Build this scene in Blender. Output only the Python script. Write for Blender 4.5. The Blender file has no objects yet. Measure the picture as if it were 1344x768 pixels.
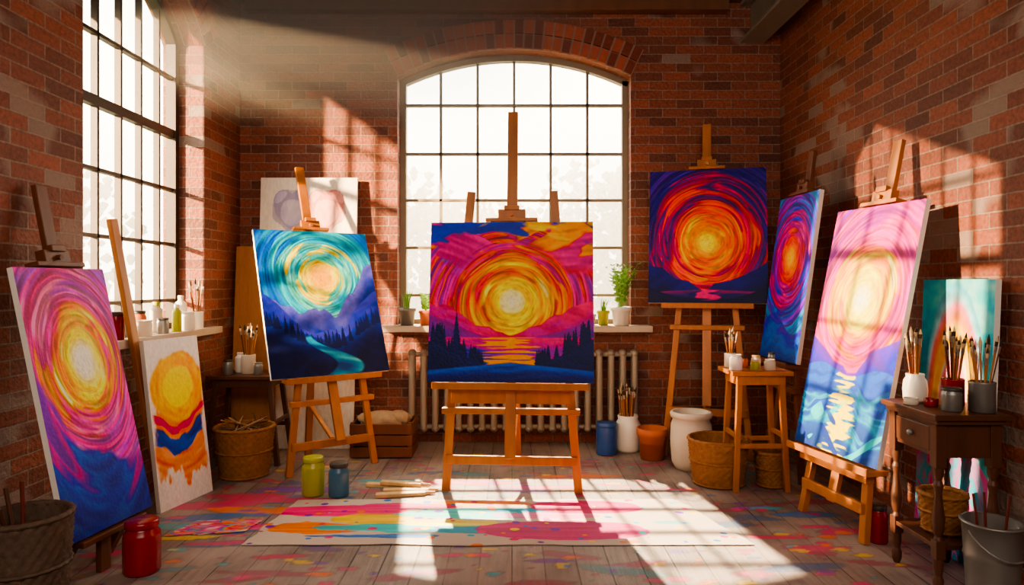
import bpy, math, random
import numpy as np
from mathutils import Vector, Matrix
random.seed(7)
S=bpy.context.scene
pi=math.pi
# ---------------------------------------------------------------- helpers
def link(o):
    S.collection.objects.link(o); return o
def hx(h):
    h=h.lstrip('#'); return np.array([int(h[i:i+2],16)/255 for i in (0,2,4)])
def lin(c):
    c=np.asarray(c,dtype=float); return np.where(c<=0.04045,c/12.92,((c+0.055)/1.055)**2.4)
def L(h):
    return tuple(lin(hx(h)))+(1,)
class NT:
    def __init__(s,mat):
        mat.use_nodes=True; s.t=mat.node_tree; s.n=s.t.nodes; s.l=s.t.links
        s.b=s.n.get('Principled BSDF')
    def new(s,t,**k):
        x=s.n.new(t)
        for a,b in k.items():
            if a.startswith('_'): setattr(x,a[1:],b)
            else: x.inputs[a.replace('_',' ')].default_value=b
        return x
    def c(s,a,b): s.l.new(a,b)
def mixc(N,fac,a,b,mode='MIX'):
    m=N.n.new('ShaderNodeMix'); m.data_type='RGBA'; m.blend_type=mode
    for sock,val in ((m.inputs[0],fac),(m.inputs[6],a),(m.inputs[7],b)):
        if hasattr(val,'is_linked') or hasattr(val,'links'): N.c(val,sock)
        else: sock.default_value=val
    return m.outputs[2]
def mat(name,col,rough=.6,metal=0,var=.25,scale=8,bump=.1,stretch=(1,1,1),trans=0):
    m=bpy.data.materials.new(name); N=NT(m)
    c=L(col) if isinstance(col,str) else tuple(col)+(1,)
    tc=N.new('ShaderNodeTexCoord'); mp=N.new('ShaderNodeMapping',Scale=stretch)
    N.c(tc.outputs['Object'],mp.inputs[0])
    nz=N.new('ShaderNodeTexNoise',Scale=scale,Detail=5.0)
    N.c(mp.outputs[0],nz.inputs['Vector'])
    dk=tuple(x*(1-var) for x in c[:3])+(1,); lt=tuple(min(1,x*(1+var)) for x in c[:3])+(1,)
    N.c(mixc(N,nz.outputs[0],dk,lt),N.b.inputs['Base Color'])
    N.b.inputs['Roughness'].default_value=rough; N.b.inputs['Metallic'].default_value=metal
    if bump:
        bp=N.new('ShaderNodeBump',Strength=bump,Distance=.01); N.c(nz.outputs[0],bp.inputs['Height']); N.c(bp.outputs[0],N.b.inputs['Normal'])
    return m
class MB:
    def __init__(s): s.v=[];s.f=[];s.m=[];s.s=[];s.uv={}
    def add(s,V,F,m=0,sm=False,uv=None):
        o=len(s.v); s.v+= [tuple(x) for x in V]
        for i,f in enumerate(F):
            if uv: s.uv[len(s.f)]=uv[i]
            s.f.append([o+j for j in f]); s.m.append(m); s.s.append(sm)
    def box(s,c,size,m=0,R=None):
        c=Vector(c); h=[x/2 for x in size]; V=[]
        for z in (-1,1):
            for y in (-1,1):
                for x in (-1,1):
                    p=Vector((x*h[0],y*h[1],z*h[2]))
                    if R: p=R@p
                    V.append(c+p)
        s.add(V,[(0,2,3,1),(4,5,7,6),(0,1,5,4),(2,6,7,3),(0,4,6,2),(1,3,7,5)],m)
    def beam(s,p0,p1,w,d,m=0,xd=(1,0,0)):
        p0=Vector(p0);p1=Vector(p1);z=(p1-p0).normalized(); x=Vector(xd); x=(x-z*x.dot(z)).normalized(); y=z.cross(x)
        R=Matrix((x,y,z)).transposed(); s.box((p0+p1)/2,(w,d,(p1-p0).length),m,R)
    def cyl(s,p0,p1,r0,r1=None,seg=12,m=0):
        r1=r0 if r1 is None else r1
        p0=Vector(p0);p1=Vector(p1);z=(p1-p0).normalized(); a=Vector((1,0,0)) if abs(z.x)<.9 else Vector((0,1,0))
        x=(a-z*a.dot(z)).normalized(); y=z.cross(x); V=[]
        for p,r in ((p0,r0),(p1,r1)):
            for i in range(seg):
                t=2*pi*i/seg; V.append(p+x*r*math.cos(t)+y*r*math.sin(t))
        s.add(V,[(i,(i+1)%seg,seg+(i+1)%seg,seg+i) for i in range(seg)],m,True)
        s.add(V,[tuple(range(seg))[::-1],tuple(range(seg,2*seg))],m,False)
    def lathe(s,prof,o=(0,0,0),seg=32,m=0,fn=None,sx=1,sy=1,R=None):
        V=[];n=len(prof)
        for k,(r,z) in enumerate(prof):
            for i in range(seg):
                t=2*pi*i/seg; rr=r+(fn(t,k,r) if fn else 0)
                p=Vector((rr*math.cos(t)*sx,rr*math.sin(t)*sy,z))
                if R: p=R@p
                V.append(p+Vector(o))
        F=[(k*seg+i,k*seg+(i+1)%seg,(k+1)*seg+(i+1)%seg,(k+1)*seg+i) for k in range(n-1) for i in range(seg)]
        s.add(V,F,m,True)
    def ball(s,c,r,m=0,seg=12,rings=7,sc=(1,1,1)):
        s.lathe([(max(1e-4,math.sin(pi*k/rings))*r,-math.cos(pi*k/rings)*r*sc[2]) for k in range(rings+1)],c,seg,m,sx=sc[0],sy=sc[1])
    def strip(s,pts,wd,side,m=0):
        V=[];n=len(pts); side=Vector(side)
        for p,w in zip(pts,wd): V+=[Vector(p)-side*w/2,Vector(p)+side*w/2]
        s.add(V,[(2*i,2*i+1,2*i+3,2*i+2) for i in range(n-1)],m,True)
    def obj(s,name,mats,bevel=0,M=None):
        me=bpy.data.meshes.new(name); V=s.v
        if M: V=[tuple(M@Vector(p)) for p in V]
        me.from_pydata(V,[],s.f)
        for mm in mats: me.materials.append(mm)
        me.polygons.foreach_set('material_index',s.m); me.polygons.foreach_set('use_smooth',s.s)
        if s.uv:
            ul=me.uv_layers.new(name='UVMap')
            for pi_,p in enumerate(me.polygons):
                if pi_ in s.uv:
                    for j,li in enumerate(p.loop_indices): ul.data[li].uv=s.uv[pi_][j]
        me.update()
        o=link(bpy.data.objects.new(name,me))
        if bevel:
            b=o.modifiers.new('bevel','BEVEL'); b.width=bevel; b.segments=2; b.limit_method='ANGLE'
        return o
# ---------------------------------------------------------------- materials
def wood(name,col,scale=3,rough=.45,var=.4): return mat(name,col,rough,0,var,scale,.15,(6,6,1))
M_oak=wood('easel_oak','#ad6a2c'); M_oakd=wood('easel_walnut','#6b3c20'); M_dark=wood('dark_walnut','#56321f'); M_pale=wood('pale_pine','#d9b27a')
M_white=mat('canvas_cloth','#e9e4da',.85,0,.06,60,.1)
M_cardb=mat('cardboard','#a77b55',.85,0,.1,10,.05)
M_frame=mat('window_steel','#857661',.5,.2,.2,10,.1); M_framed=mat('window_dark_steel','#4a413a',.5,.3,.2,10,.1)
M_plaster=mat('sill_stone','#b9a896',.8,0,.15,12,.2)
M_rad=mat('radiator_enamel','#93887a',.5,.1,.15,6,.1)
M_cer=mat('white_glaze','#e8e2d6',.35,0,.08,6,.03); M_cream=mat('stoneware_cream','#d6c8b4',.5,0,.15,6,.05)
M_terra=mat('terracotta','#b8633c',.75,0,.15,8,.1)
M_red=mat('red_paint_glaze','#981822',.25,0,.1,5,.02); M_blue=mat('blue_paint_glaze','#2b4f8f',.3,0,.3,9,.02); M_yel=mat('yellow_green_paint','#a8aa2a',.3,0,.2,5,.02)
M_teal=mat('slate_blue_glaze','#3f6f8a',.3,0,.3,9,.02); M_gray=mat('gray_tin','#8b8985',.4,.6,.2,8,.05); M_darklid=mat('dark_lid','#4a4440',.5,.4,.2,8,.05)
M_wick=mat('wicker','#94622f',.7,0,.5,40,.4); M_wickd=mat('dark_wicker','#5d4a3c',.75,0,.5,40,.4)
M_leaf=mat('leaf_green','#6f9a3c',.6,0,.3,12,0); M_soil=mat('soil','#3b2a1e',.95,0,.3,20,.3)
M_brist=mat('bristle','#d8b98a',.8,0,.3,40,.1); M_bristd=mat('bristle_dark','#3a2a22',.8,0,.3,40,.1)
M_handle=mat('brush_handle','#b5793f',.4,0,.3,6,0); M_handle2=mat('brush_handle_dark','#6b2f22',.35,0,.3,6,0); M_ferr=mat('ferrule','#b8b2a6',.3,.9,.1,6,0)
M_steel=mat('steel_beam_paint','#85807a',.6,.3,.2,5,.1)
M_cloth=mat('burlap_cloth','#a98f70',.9,0,.2,30,.4)
M_ceil=wood('ceiling_wood','#6b442c',2,.7)
BR=[M_handle,M_handle2,M_ferr,M_brist,M_bristd]

def brick_mat(name,white=.0,seed=0):
    m=bpy.data.materials.new(name); N=NT(m)
    tc=N.new('ShaderNodeTexCoord'); 
    wz=N.new('ShaderNodeTexNoise',Scale=9.0,Detail=3.0); N.c(tc.outputs['UV'],wz.inputs['Vector'])
    vm=N.new('ShaderNodeVectorMath',_operation='MULTIPLY_ADD'); N.c(wz.outputs['Color'],vm.inputs[0]); vm.inputs[1].default_value=(.006,.006,0); N.c(tc.outputs['UV'],vm.inputs[2])
    b=N.new('ShaderNodeTexBrick',Scale=1.0,Mortar_Size=.005,Mortar_Smooth=.25,Bias=-.1,Brick_Width=.225,Row_Height=.074)
    b.inputs['Color1'].default_value=L('#95513a'); b.inputs['Color2'].default_value=L('#5c3125'); b.inputs['Mortar'].default_value=L('#8d7363')
    N.c(vm.outputs[0],b.inputs['Vector'])
    n1=N.new('ShaderNodeTexNoise',Scale=1.3,Detail=2.0); n1.noise_dimensions='3D'
    mp=N.new('ShaderNodeMapping',Location=(seed,seed*2,0)); N.c(tc.outputs['UV'],mp.inputs[0]); N.c(mp.outputs[0],n1.inputs['Vector'])
    n2=N.new('ShaderNodeTexNoise',Scale=45.0,Detail=6.0); N.c(tc.outputs['UV'],n2.inputs['Vector'])
    r2=N.new('ShaderNodeMapRange'); N.c(n2.outputs[0],r2.inputs[0]); r2.inputs[1].default_value=.3;r2.inputs[2].default_value=.7;r2.inputs[3].default_value=.66;r2.inputs[4].default_value=1.22
    cb=N.new('ShaderNodeCombineColor'); 
    for i in range(3): N.c(r2.outputs[0],cb.inputs[i])
    c1=mixc(N,1.0,b.outputs['Color'],cb.outputs[0],'MULTIPLY')
    b2=N.new('ShaderNodeTexBrick',Scale=1.0,Mortar_Size=.0,Bias=0.0,Brick_Width=.225,Row_Height=.074)
    b2.inputs['Color1'].default_value=(0,0,0,1); b2.inputs['Color2'].default_value=(1,1,1,1); N.c(vm.outputs[0],b2.inputs['Vector'])
    ad=N.new('ShaderNodeMath',_operation='MULTIPLY_ADD'); N.c(b2.outputs['Color'],ad.inputs[0]); ad.inputs[1].default_value=.3; N.c(n1.outputs[0],ad.inputs[2])
    rr=N.new('ShaderNodeMapRange'); N.c(ad.outputs[0],rr.inputs[0]); rr.inputs[1].default_value=.86-white;rr.inputs[2].default_value=.90-white;rr.inputs[3].default_value=0;rr.inputs[4].default_value=.5
    c2=mixc(N,rr.outputs[0],c1,L('#a39488'))
    N.c(c2,N.b.inputs['Base Color']); N.b.inputs['Roughness'].default_value=.65
    h=N.new('ShaderNodeMath',_operation='MULTIPLY_ADD'); N.c(b.outputs['Fac'],h.inputs[0]); h.inputs[1].default_value=-1.0; N.c(n2.outputs[0],h.inputs[2])
    bp=N.new('ShaderNodeBump',Strength=.9,Distance=.010); N.c(h.outputs[0],bp.inputs['Height']); N.c(bp.outputs[0],N.b.inputs['Normal'])
    return m
M_brick=brick_mat('red_brick_wall',-.02,1.3); M_brickL=brick_mat('red_brick_limewashed',.07,4.1)
M_v=[mat('voussoir_brick_a','#a5553d',.8,0,.3,30,.4),mat('voussoir_brick_b','#753828',.8,0,.3,30,.4),mat('arch_mortar','#9a8070',.9,0,.15,30,.3)]
# ---------------------------------------------------------------- room
XL,XR,YB,YF,ZC=-2.23,2.2,5.6,-2.4,3.6
class Arch:
    def __init__(s,u0,u1,sill,spring,rise):
        s.u0,s.u1,s.sill,s.spring,s.rise=u0,u1,sill,spring,rise; s.uc=(u0+u1)/2; hw=(u1-u0)/2
        s.R=(hw*hw+rise*rise)/(2*rise); s.zc=spring+rise-s.R; s.hw=hw
    def z(s,u): return s.zc+math.sqrt(max(0,s.R**2-(u-s.uc)**2))
def wall(name,T,umin,umax,ztop,th,m,A=None):
    b=MB(); Q=lambda pts,uv: b.add([T(*p) for p in pts],[(0,1,2,3)],0,False,[uv])
    def rect(ua,ub,za,zb,zc=None,zd=None):
        zc=za if zc is None else zc
        for d in (0,th): Q([(ua,d,za),(ub,d,zc),(ub,d,zb),(ua,d,zb)],[(ua,za),(ub,zc),(ub,zb),(ua,zb)])
    if A is None: rect(umin,umax,0,ztop)
    else:
        rect(umin,A.u0,0,ztop); rect(A.u1,umax,0,ztop); rect(A.u0,A.u1,0,A.sill)
        n=28; us=[A.u0+(A.u1-A.u0)*i/n for i in range(n+1)]
        for a,c in zip(us,us[1:]):
            rect(a,c,A.z(a),ztop,A.z(c))
            Q([(a,0,A.z(a)),(a,th,A.z(a)),(c,th,A.z(c)),(c,0,A.z(c))],[(a,0),(a,th),(c,th),(c,0)])
        for u in (A.u0,A.u1): Q([(u,0,A.sill),(u,th,A.sill),(u,th,A.spring),(u,0,A.spring)],[(u,A.sill),(u+th,A.sill),(u+th,A.spring),(u,A.spring)])
        Q([(A.u0,0,A.sill),(A.u1,0,A.sill),(A.u1,th,A.sill),(A.u0,th,A.sill)],[(A.u0,0),(A.u1,0),(A.u1,th),(A.u0,th)])
    for u in (umin,umax): Q([(u,0,0),(u,th,0),(u,th,ztop),(u,0,ztop)],[(0,0),(th,0),(th,ztop),(0,ztop)])
    return b.obj(name,[m])
AB=Arch(-.94,.975,.95,3.0,.22); AL=Arch(3.55,4.95,.97,3.02,.35)
TB=lambda u,d,z:(u,YB+d,z); TL_=lambda u,d,z:(XL-d,u,z); TR_=lambda u,d,z:(XR+d,u,z); TF=lambda u,d,z:(u,YF-d,z)
wall('wall_back',TB,XL-.3,XR+.3,ZC,.3,M_brick,AB)
wall('wall_left',TL_,YF,YB,ZC,.3,M_brickL,AL)
wall('wall_right',TR_,YF,YB,ZC,.3,M_brickL)
wall('wall_front',TF,XL-.3,XR+.3,ZC,.3,M_brick)
b=MB(); b.box(((XL+XR)/2,(YB+YF)/2,ZC+.05),(XR-XL+.7,YB-YF+.7,.1)); b.obj('ceiling',[M_ceil])
def voussoirs(name,T,A):
    b=MB(); a=math.asin(min(1,(A.hw+.0)/A.R)); n=int(2*a*(A.R+.1)/.078); da=2*a/n
    P=lambda t,r,d:T(A.uc+r*math.sin(t),d,A.zc+r*math.cos(t))
    def seg(t0,t1,r0,r1,d,m):
        V=[P(t,r,dd) for dd in (-d,.004) for t,r in ((t0,r0),(t1,r0),(t1,r1),(t0,r1))]
        b.add(V,[(0,1,2,3),(4,7,6,5),(0,4,5,1),(1,5,6,2),(2,6,7,3),(3,7,4,0)],m)
    for i in range(n):
        t=-a+i*da; seg(t,t+da,A.R,A.R+.24,.008,2)
        for k in range(2):
            g=.10*da; seg(t+g,t+da-g,A.R+.004+k*.120,A.R+.112+k*.120,.028,random.choice([0,0,1]))
    b.obj(name,M_v)
voussoirs('trim_1',TB,AB); voussoirs('trim_2',TL_,AL)
def window(name,T,A,d,cols,rows,thick,m,fw=.05):
    b=MB()
    def bar(p,q,w,dp=.04): 
        a=Vector(T(p[0],d,p[1])); c=Vector(T(q[0],d,q[1])); nrm=Vector(T(0,1,0))-Vector(T(0,0,0))
        b.beam(a,c,w,dp,0,xd=(c-a).cross(nrm))
    bar((A.u0+fw/2,A.sill),(A.u0+fw/2,A.spring),fw,.07); bar((A.u1-fw/2,A.sill),(A.u1-fw/2,A.spring),fw,.07)
    bar((A.u0,A.sill+fw/2),(A.u1,A.sill+fw/2),fw,.07)
    n=20; us=[A.u0+(A.u1-A.u0)*i/n for i in range(n+1)]
    for a,c in zip(us,us[1:]): bar((a,A.z(a)-fw/2),(c,A.z(c)-fw/2),fw,.07)
    for u in cols: bar((u,A.sill),(u,A.z(u)-.01),.022)
    for z in rows:
        hw=A.hw if z<A.spring else math.sqrt(max(.01,A.R**2-(z-A.zc)**2))
        bar((A.uc-hw,z),(A.uc+hw,z),.06 if z in thick else .022,.05 if z in thick else .04)
    V=[T(A.u0,d,A.sill),T(A.u1,d,A.sill)]+[T(u,d,A.z(u)) for u in us[::-1]]
    b.add(V,[tuple(range(len(V)))],1)
    g=bpy.data.materials.get('clear_glass')
    if not g:
        g=bpy.data.materials.new('clear_glass'); N=NT(g); N.n.remove(N.b)
        o=[x for x in N.n if x.type=='OUTPUT_MATERIAL'][0]
        t=N.new('ShaderNodeBsdfTransparent'); gl=N.new('ShaderNodeBsdfGlossy',Roughness=.03); mx=N.new('ShaderNodeMixShader'); mx.inputs[0].default_value=.04
        N.c(t.outputs[0],mx.inputs[1]);N.c(gl.outputs[0],mx.inputs[2]);N.c(mx.outputs[0],o.inputs[0])
    b.obj(name,[m,g])
window('window_1',TB,AB,.17,[-.6,-.29,.018,.326,.635],[1.2,1.6,2.0,2.39,2.8],[],M_frame)
window('window_2',TL_,AL,.22,[3.78,4.01,4.25,4.48,4.71],[1.18,1.58,1.97,2.37,2.77],[2.37],M_framed)
b=MB(); b.box((.02,5.585,.935),(2.2,.33,.05)); b.obj('trim_3',[M_plaster],.006)
b=MB(); b.box((XL-.09,4.25,.955),(.30,1.75,.05)); b.obj('trim_4',[M_plaster],.006)
b=MB(); yb=(YB+YF)/2; ly=YB-YF
b.box((1.97,yb,3.285),(.2,ly,.03)); b.box((1.97,yb,3.585),(.2,ly,.03)); b.box((1.97,yb,3.435),(.03,ly,.3)); b.obj('trim_5',[M_steel],.004)
b=MB(); b.box((-.2,YB-.06,3.55),(3.9,.1,.09)); b.obj('trim_6',[M_ceil],.004)

# ---------------------------------------------------------------- numpy painting tools
_tab={}
def vn(x,y,seed,py=256):
    if seed not in _tab: _tab[seed]=np.random.RandomState(seed).rand(256,256)
    T=_tab[seed]; xi=np.floor(x).astype(int); yi=np.floor(y).astype(int); xf=x-xi; yf=y-yi
    xf=xf*xf*(3-2*xf); yf=yf*yf*(3-2*yf); a=xi%256; a1=(xi+1)%256; c=yi%py; c1=(yi+1)%py
    return (T[a,c]*(1-xf)+T[a1,c]*xf)*(1-yf)+(T[a,c1]*(1-xf)+T[a1,c1]*xf)*yf
def jag(u,f,seed):
    T=np.random.RandomState(seed).rand(64); xs=np.arange(64)+.35*np.random.RandomState(seed+1).rand(64); return np.interp(u*f,xs,T)
def fbm(x,y,seed,o=4):
    s=0;a=.5;t=0
    for i in range(o): s=s+a*vn(x*2**i,y*2**i,seed+i); t+=a; a*=.5
    return s/t
def ramp(t,st):
    xs=[a for a,_ in st]; C=np.array([hx(c) for _,c in st])
    return np.stack([np.interp(t,xs,C[:,k]) for k in range(3)],-1)
def over(img,mask,col):
    m=np.clip(mask,0,1)[...,None]; return img*(1-m)+np.asarray(col)*m
def sst(a,b,x):
    t=np.clip((x-a)/(b-a),0,1); return t*t*(3-2*t)
def swirl(u,v,asp,c,st,seed,sc=1,amp=.10,ecc=.10,tw=2.5):
    dx=(u-c[0])*asp; dy=v-c[1]; r=np.hypot(dx,dy); th=np.arctan2(dy,dx)
    w=fbm(u*3,v*3,seed+50,3)
    rr=r*(1+ecc*np.sin(th+2.1+seed)+ecc*.6*np.sin(2*th+seed))+.04*(w-.5)*np.clip(r*3,0,1)
    rr=rr*sc; y6=((th+tw*rr)/(2*pi)+.5)
    c1=lambda x: sst(.32,.68,x)
    big=c1(vn(rr*15+5,y6*5,seed,5)); med=c1(vn(rr*34,y6*7,seed+1,7)); m2=c1(vn(rr*60+9,y6*11,seed+4,11)); fine=vn(rr*120,y6*20,seed+2,20)
    k=np.clip(r*7-.45,0,1)
    t=rr+amp*((big-.5)*.9+(med-.5)*1.0+(m2-.5)*.5)*k
    img=ramp(t,st)
    acc=ramp(np.abs(t-.11),st); img=over(img,sst(.72,.80,vn(rr*28+3,y6*6,seed+6,6))*k*.8,acc)
    acc=ramp(t+.10,st); img=over(img,sst(.74,.80,vn(rr*34+13,y6*7,seed+8,7))*k*.75,acc)
    return img*(1+(.55*(fine-.5)+.22*(m2-.5))*(.2+.8*k))[...,None],r,th
def ridge(img,u,v,h,ct,cb,seed,depth=.3,slope=1.0):
    m=sst(-.004,.004,h-v); d=np.clip((h-v)/depth,0,1)
    st=vn((v+u*.35*slope)*38,(u-v*.5*slope)*6,seed); st2=vn((v-u*.6*slope)*20,(u)*9,seed+3)
    col=ramp(np.clip(d+.6*(st-.5)+.5*(st2-.5),0,1),[(0,ct),(1,cb)]); col=col*(1+.35*(st-.5))[...,None]
    return over(img,m,col)
def water(img,u,v,h,st,seed,cx=None,cw=.1,refl='#ffb030',amp=.5,warp=.05,gain=1.0,ff=70):
    m=sst(-.004,.004,h-v); vv=v+warp*(fbm(u*2.5,v*3,seed+7,3)-.5)*2; s=vn(u*4,vv*42,seed); s2=vn(u*9,vv*80,seed+1)
    d=np.clip((h-v)/np.maximum(h,.05),0,1); col=ramp(np.clip(d+amp*(s-.5)+.2*(s2-.5),0,1),st)
    if cx is not None:
        s3=vn(u*7,v*ff,seed+2)
        g=np.exp(-((u-cx-.02*np.sin(v*18))/(cw*(1+.8*d)))**2); col=over(col,sst(.40,.55,g*(.10+1.05*s3)*(1.15-.35*d)*gain),hx(refl))
    return over(img,m,col)
def pine(img,u,v,cx,base,h,w,c):
    t=(v-base)/h; tt=np.clip(t,0,1); hw=w*(1-tt)*(.55+.45*(1-np.mod(tt*6,1)))
    return over(img,((np.abs(u-cx)<hw+.002)&(t<1)&(t>-.3)).astype(float),hx(c))
def finish(img,u,v,seed):
    return np.clip(img*(1+.08*(vn(u*60,v*60,seed+9)-.5))[...,None],0,1)
def p_center(u,v,a):
    st=[(0,'#fffde0'),(.075,'#fff7a0'),(.09,'#ffe238'),(.15,'#ffc61a'),(.20,'#ff9a10'),(.25,'#fb6a1e'),(.30,'#ee3563'),(.34,'#ff9a1e'),(.39,'#e8308a'),(.44,'#a82aa8'),(.48,'#ff7a3a'),(.53,'#d92a94'),(.60,'#8f3ab8'),(.68,'#3f55c8'),(.9,'#2438a0')]
    img,r,th=swirl(u,v,a,(.51,.5),st,11,1,.075,.05)
    def cloud(c,sd,fx,fy,sk,t0,vl):
        nonlocal img
        vv=v+.06*np.sin(u*5+sd); n=fbm(u*fx+sd,vv*fy+u*sk,30+sd,3); img=over(img,sst(t0,t0+.05,n)*sst(vl,vl+.12,v)*sst(.33,.42,r),hx(c)[None,None]*(1+.35*(vn(u*6,vv*50+u*sk*6,sd)-.5))[...,None])
    cloud('#3450c4',1,2.2,6,1.5,.48,.70); cloud('#ff9a20',7,2.4,7,-2.2,.54,.60); cloud('#e0248c',11,3,8,1.6,.58,.62); cloud('#3a48c0',21,2.6,7,1.2,.58,.78); cloud('#ffc040',15,3,10,-1.5,.62,.6)
    e=np.abs(u-.5)*2
    img=ridge(img,u,v,.27+.24*e**1.3*(.7+.6*jag(u,8,5))+.03*jag(u,25,6),'#f0407a','#8a2a9a',12,.25)
    img=ridge(img,u,v,.26+.12*e**1.5*(.6+.8*jag(u,10,8)),'#9a2a9c','#4a2490',13,.15)
    img=water(img,u,v,.275+0*u,[(0,'#f0508c'),(.35,'#a03ab0'),(.6,'#3c48b8'),(1,'#16247a')],14,.5,.17,'#ffa828',gain=1.15,ff=120)
    bank=.06+.19*e**1.5+.02*vn(u*18,u*0,9); 
    rs=np.random.RandomState(3)
    for i in range(110):
        cx=rs.rand(); ee=abs(cx-.5)*2
        if ee<.32: continue
        img=pine(img,u,v,cx,.06+.19*ee**1.5,.05+.11*ee*rs.rand()+.02,.020,'#101850')
    img=pine(img,u,v,.17,.17,.26,.04,'#141a5c'); img=pine(img,u,v,.05,.22,.14,.034,'#101850'); img=pine(img,u,v,.94,.22,.15,.034,'#101850'); img=pine(img,u,v,.85,.18,.13,.03,'#101850')
    img=ridge(img,u,v,bank,'#16205e','#0d1548',15,.2)
    img=water(img,u,v,.12-.05*e,[(0,'#3460d0'),(.5,'#1a2c90'),(1,'#141c66')],18)
    return img
def p_blue(u,v,a):
    st=[(0,'#ffa81a'),(.06,'#ffb81a'),(.095,'#ffd83a'),(.125,'#f0e060'),(.14,'#4cb4b0'),(.2,'#7acccc'),(.26,'#2490c0'),(.32,'#4cb8d0'),(.38,'#1f7fc4'),(.45,'#2448b0'),(.54,'#3a9fd8'),(.64,'#2438a0'),(.95,'#1c2a80')]
    img,r,th=swirl(u,v,a,(.52,.66),st,21,1,.07,.04)
    img=ridge(img,u,v,.38+.34*sst(.55,1,u)+.12*sst(.4,0,u)+.13*(jag(u,7,22)-.4)+.05*jag(u,22,23),'#7a78d0','#2a3480',24,.2)
    img=ridge(img,u,v,.30+.25*sst(.6,1,u)+.20*sst(.4,0,u)+.11*(jag(u,8,25)-.4),'#5456b8','#16205c',26,.25,-1)
    img=ridge(img,u,v,.22+.16*sst(.55,1,u)+.16*sst(.45,0,u)+.03*jag(u,30,27),'#20308a','#0c1440',27,.2)
    rs=np.random.RandomState(5)
    for i in range(50):
        cx=rs.rand(); img=pine(img,u,v,cx,.2+.16*sst(.55,1,cx)+.16*sst(.45,0,cx),.05+.05*rs.rand(),.018,'#0e1644')
    cx=.5+.16*np.sin(v*16+.6); w=.025+.24*np.clip(.26-v,0,1)*2.2
    s=vn(u*5,v*40+u*6,28); m=sst(w,w*.75,np.abs(u-cx))*sst(.27,.25,v); img=over(img,m,ramp(s,[(.2,'#123c80'),(.55,'#1e78a8'),(.9,'#7acccc')]))
    return img
def p_red(u,v,a):
    st=[(0,'#fff48a'),(.06,'#ffe830'),(.09,'#ffb414'),(.13,'#ff8a10'),(.19,'#ff5a1a'),(.25,'#e83024'),(.30,'#ff6a30'),(.35,'#d82040'),(.41,'#8a1c60'),(.46,'#2c2078'),(.52,'#d82a50'),(.57,'#3a2480'),(.66,'#1f1c64'),(.76,'#5634a0'),(.9,'#1c1a5c')]
    img,r,th=swirl(u,v,a,(.5,.44),st,33,1.15,.12,.08)
    e=np.abs(u-.5)*2
    img=ridge(img,u,v,.08+.20*e**1.2+.05*jag(u,9,34),'#2c2a80','#10123c',35,.25)
    img=water(img,u,v,.10-.02*e,[(0,'#8a2a6a'),(.4,'#2a2468'),(1,'#0e1038')],36,.5,.1,'#e8508a')
    return ridge(img,u,v,.02+.10*e**2,'#141640','#0a0c2c',37)
def p_narrow(u,v,a):
    st=[(0,'#ffd040'),(.06,'#ffb020'),(.09,'#ff7018'),(.14,'#f03a28'),(.2,'#d82468'),(.26,'#a0249c'),(.31,'#e0307a'),(.36,'#5a34b0'),(.42,'#2a70c8'),(.48,'#8a3ab8'),(.56,'#2c9ccc'),(.66,'#2050a8'),(.8,'#3a80c8')]
    img,r,th=swirl(u,v,.62,(.5,.62),st,43,1.15,.09,.06)
    return water(img,u,v,.22+.06*np.sin(u*6),[(0,'#5a3ab0'),(.5,'#2a60c0'),(1,'#203a90')],44,warp=.15)
def p_big(u,v,a):
    st=[(0,'#fffff0'),(.06,'#fff8b0'),(.09,'#ffec58'),(.14,'#ffd830'),(.19,'#ffa030'),(.23,'#f87a70'),(.28,'#e83c84'),(.34,'#cc2c98'),(.40,'#f070a0'),(.46,'#a830a8'),(.53,'#e04890'),(.62,'#7c40b8'),(.74,'#f07a70'),(.9,'#e08860')]
    img,r,th=swirl(u,v,a*1.2,(.5,.62),st,53,1.18,.08,.05)
    e=np.abs(u-.5)*2
    img=ridge(img,u,v,.30+.13*e+.06*jag(u,7,54),'#7850c8','#3a4ac0',55,.15)
    img=water(img,u,v,.33+.02*np.sin(u*9),[(0,'#4a70d8'),(.3,'#1e48b8'),(.5,'#28a8d0'),(.65,'#1e58b8'),(1,'#184498')],56,.5,.14,'#ffe850',.8,.1,ff=110)
    n=vn(u*5+v*6,v*26-u*10,58); img=over(img,sst(.70,.76,n)*sst(.24,.15,v),hx('#5ccce0'))
    n=vn(u*4-v*5,v*24+u*9,59); img=over(img,sst(.70,.78,n)*sst(.2,.12,v),hx('#1a3ca0'))
    return img
def p_leftbig(u,v,a):
    st=[(0,'#fffff0'),(.06,'#fffce0'),(.085,'#fff48a'),(.13,'#ffe030'),(.165,'#ffb42a'),(.2,'#ff8a50'),(.235,'#f45a90'),(.29,'#e040a0'),(.34,'#f88ab0'),(.39,'#a848b8'),(.45,'#f05aa0'),(.52,'#8a60c8'),(.58,'#e860a8'),(.68,'#6a60c8'),(.85,'#8a7ad8'),(.95,'#3a50b0')]
    img,r,th=swirl(u,v,.62,(.54,.63),st,63,1.05,.08,.05)
    dx=(u-.5)*.9; dy=v-.66; R=np.hypot(dx,dy); TH=np.arctan2(dy,dx)/(2*pi)+.5
    sw=vn(R*34,TH*14,65,14); sw2=vn(R*16+3,TH*9,66,9)
    bl=ramp(np.clip((.42-v)/.42+.75*(sw-.5)+.45*(sw2-.5),0,1),[(0,'#8a4ac0'),(.2,'#d83a98'),(.4,'#6a40b8'),(.55,'#2a58c0'),(.75,'#2438a8'),(1,'#142480')])
    img=over(img,sst(.0,.05,.30-v-.12*(u-.5)+.25*sst(.35,0,u)+.10*(fbm(u*4,v*8,67,3)-.5)),bl*(1+.3*(sw-.5))[...,None])
    return img
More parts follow.
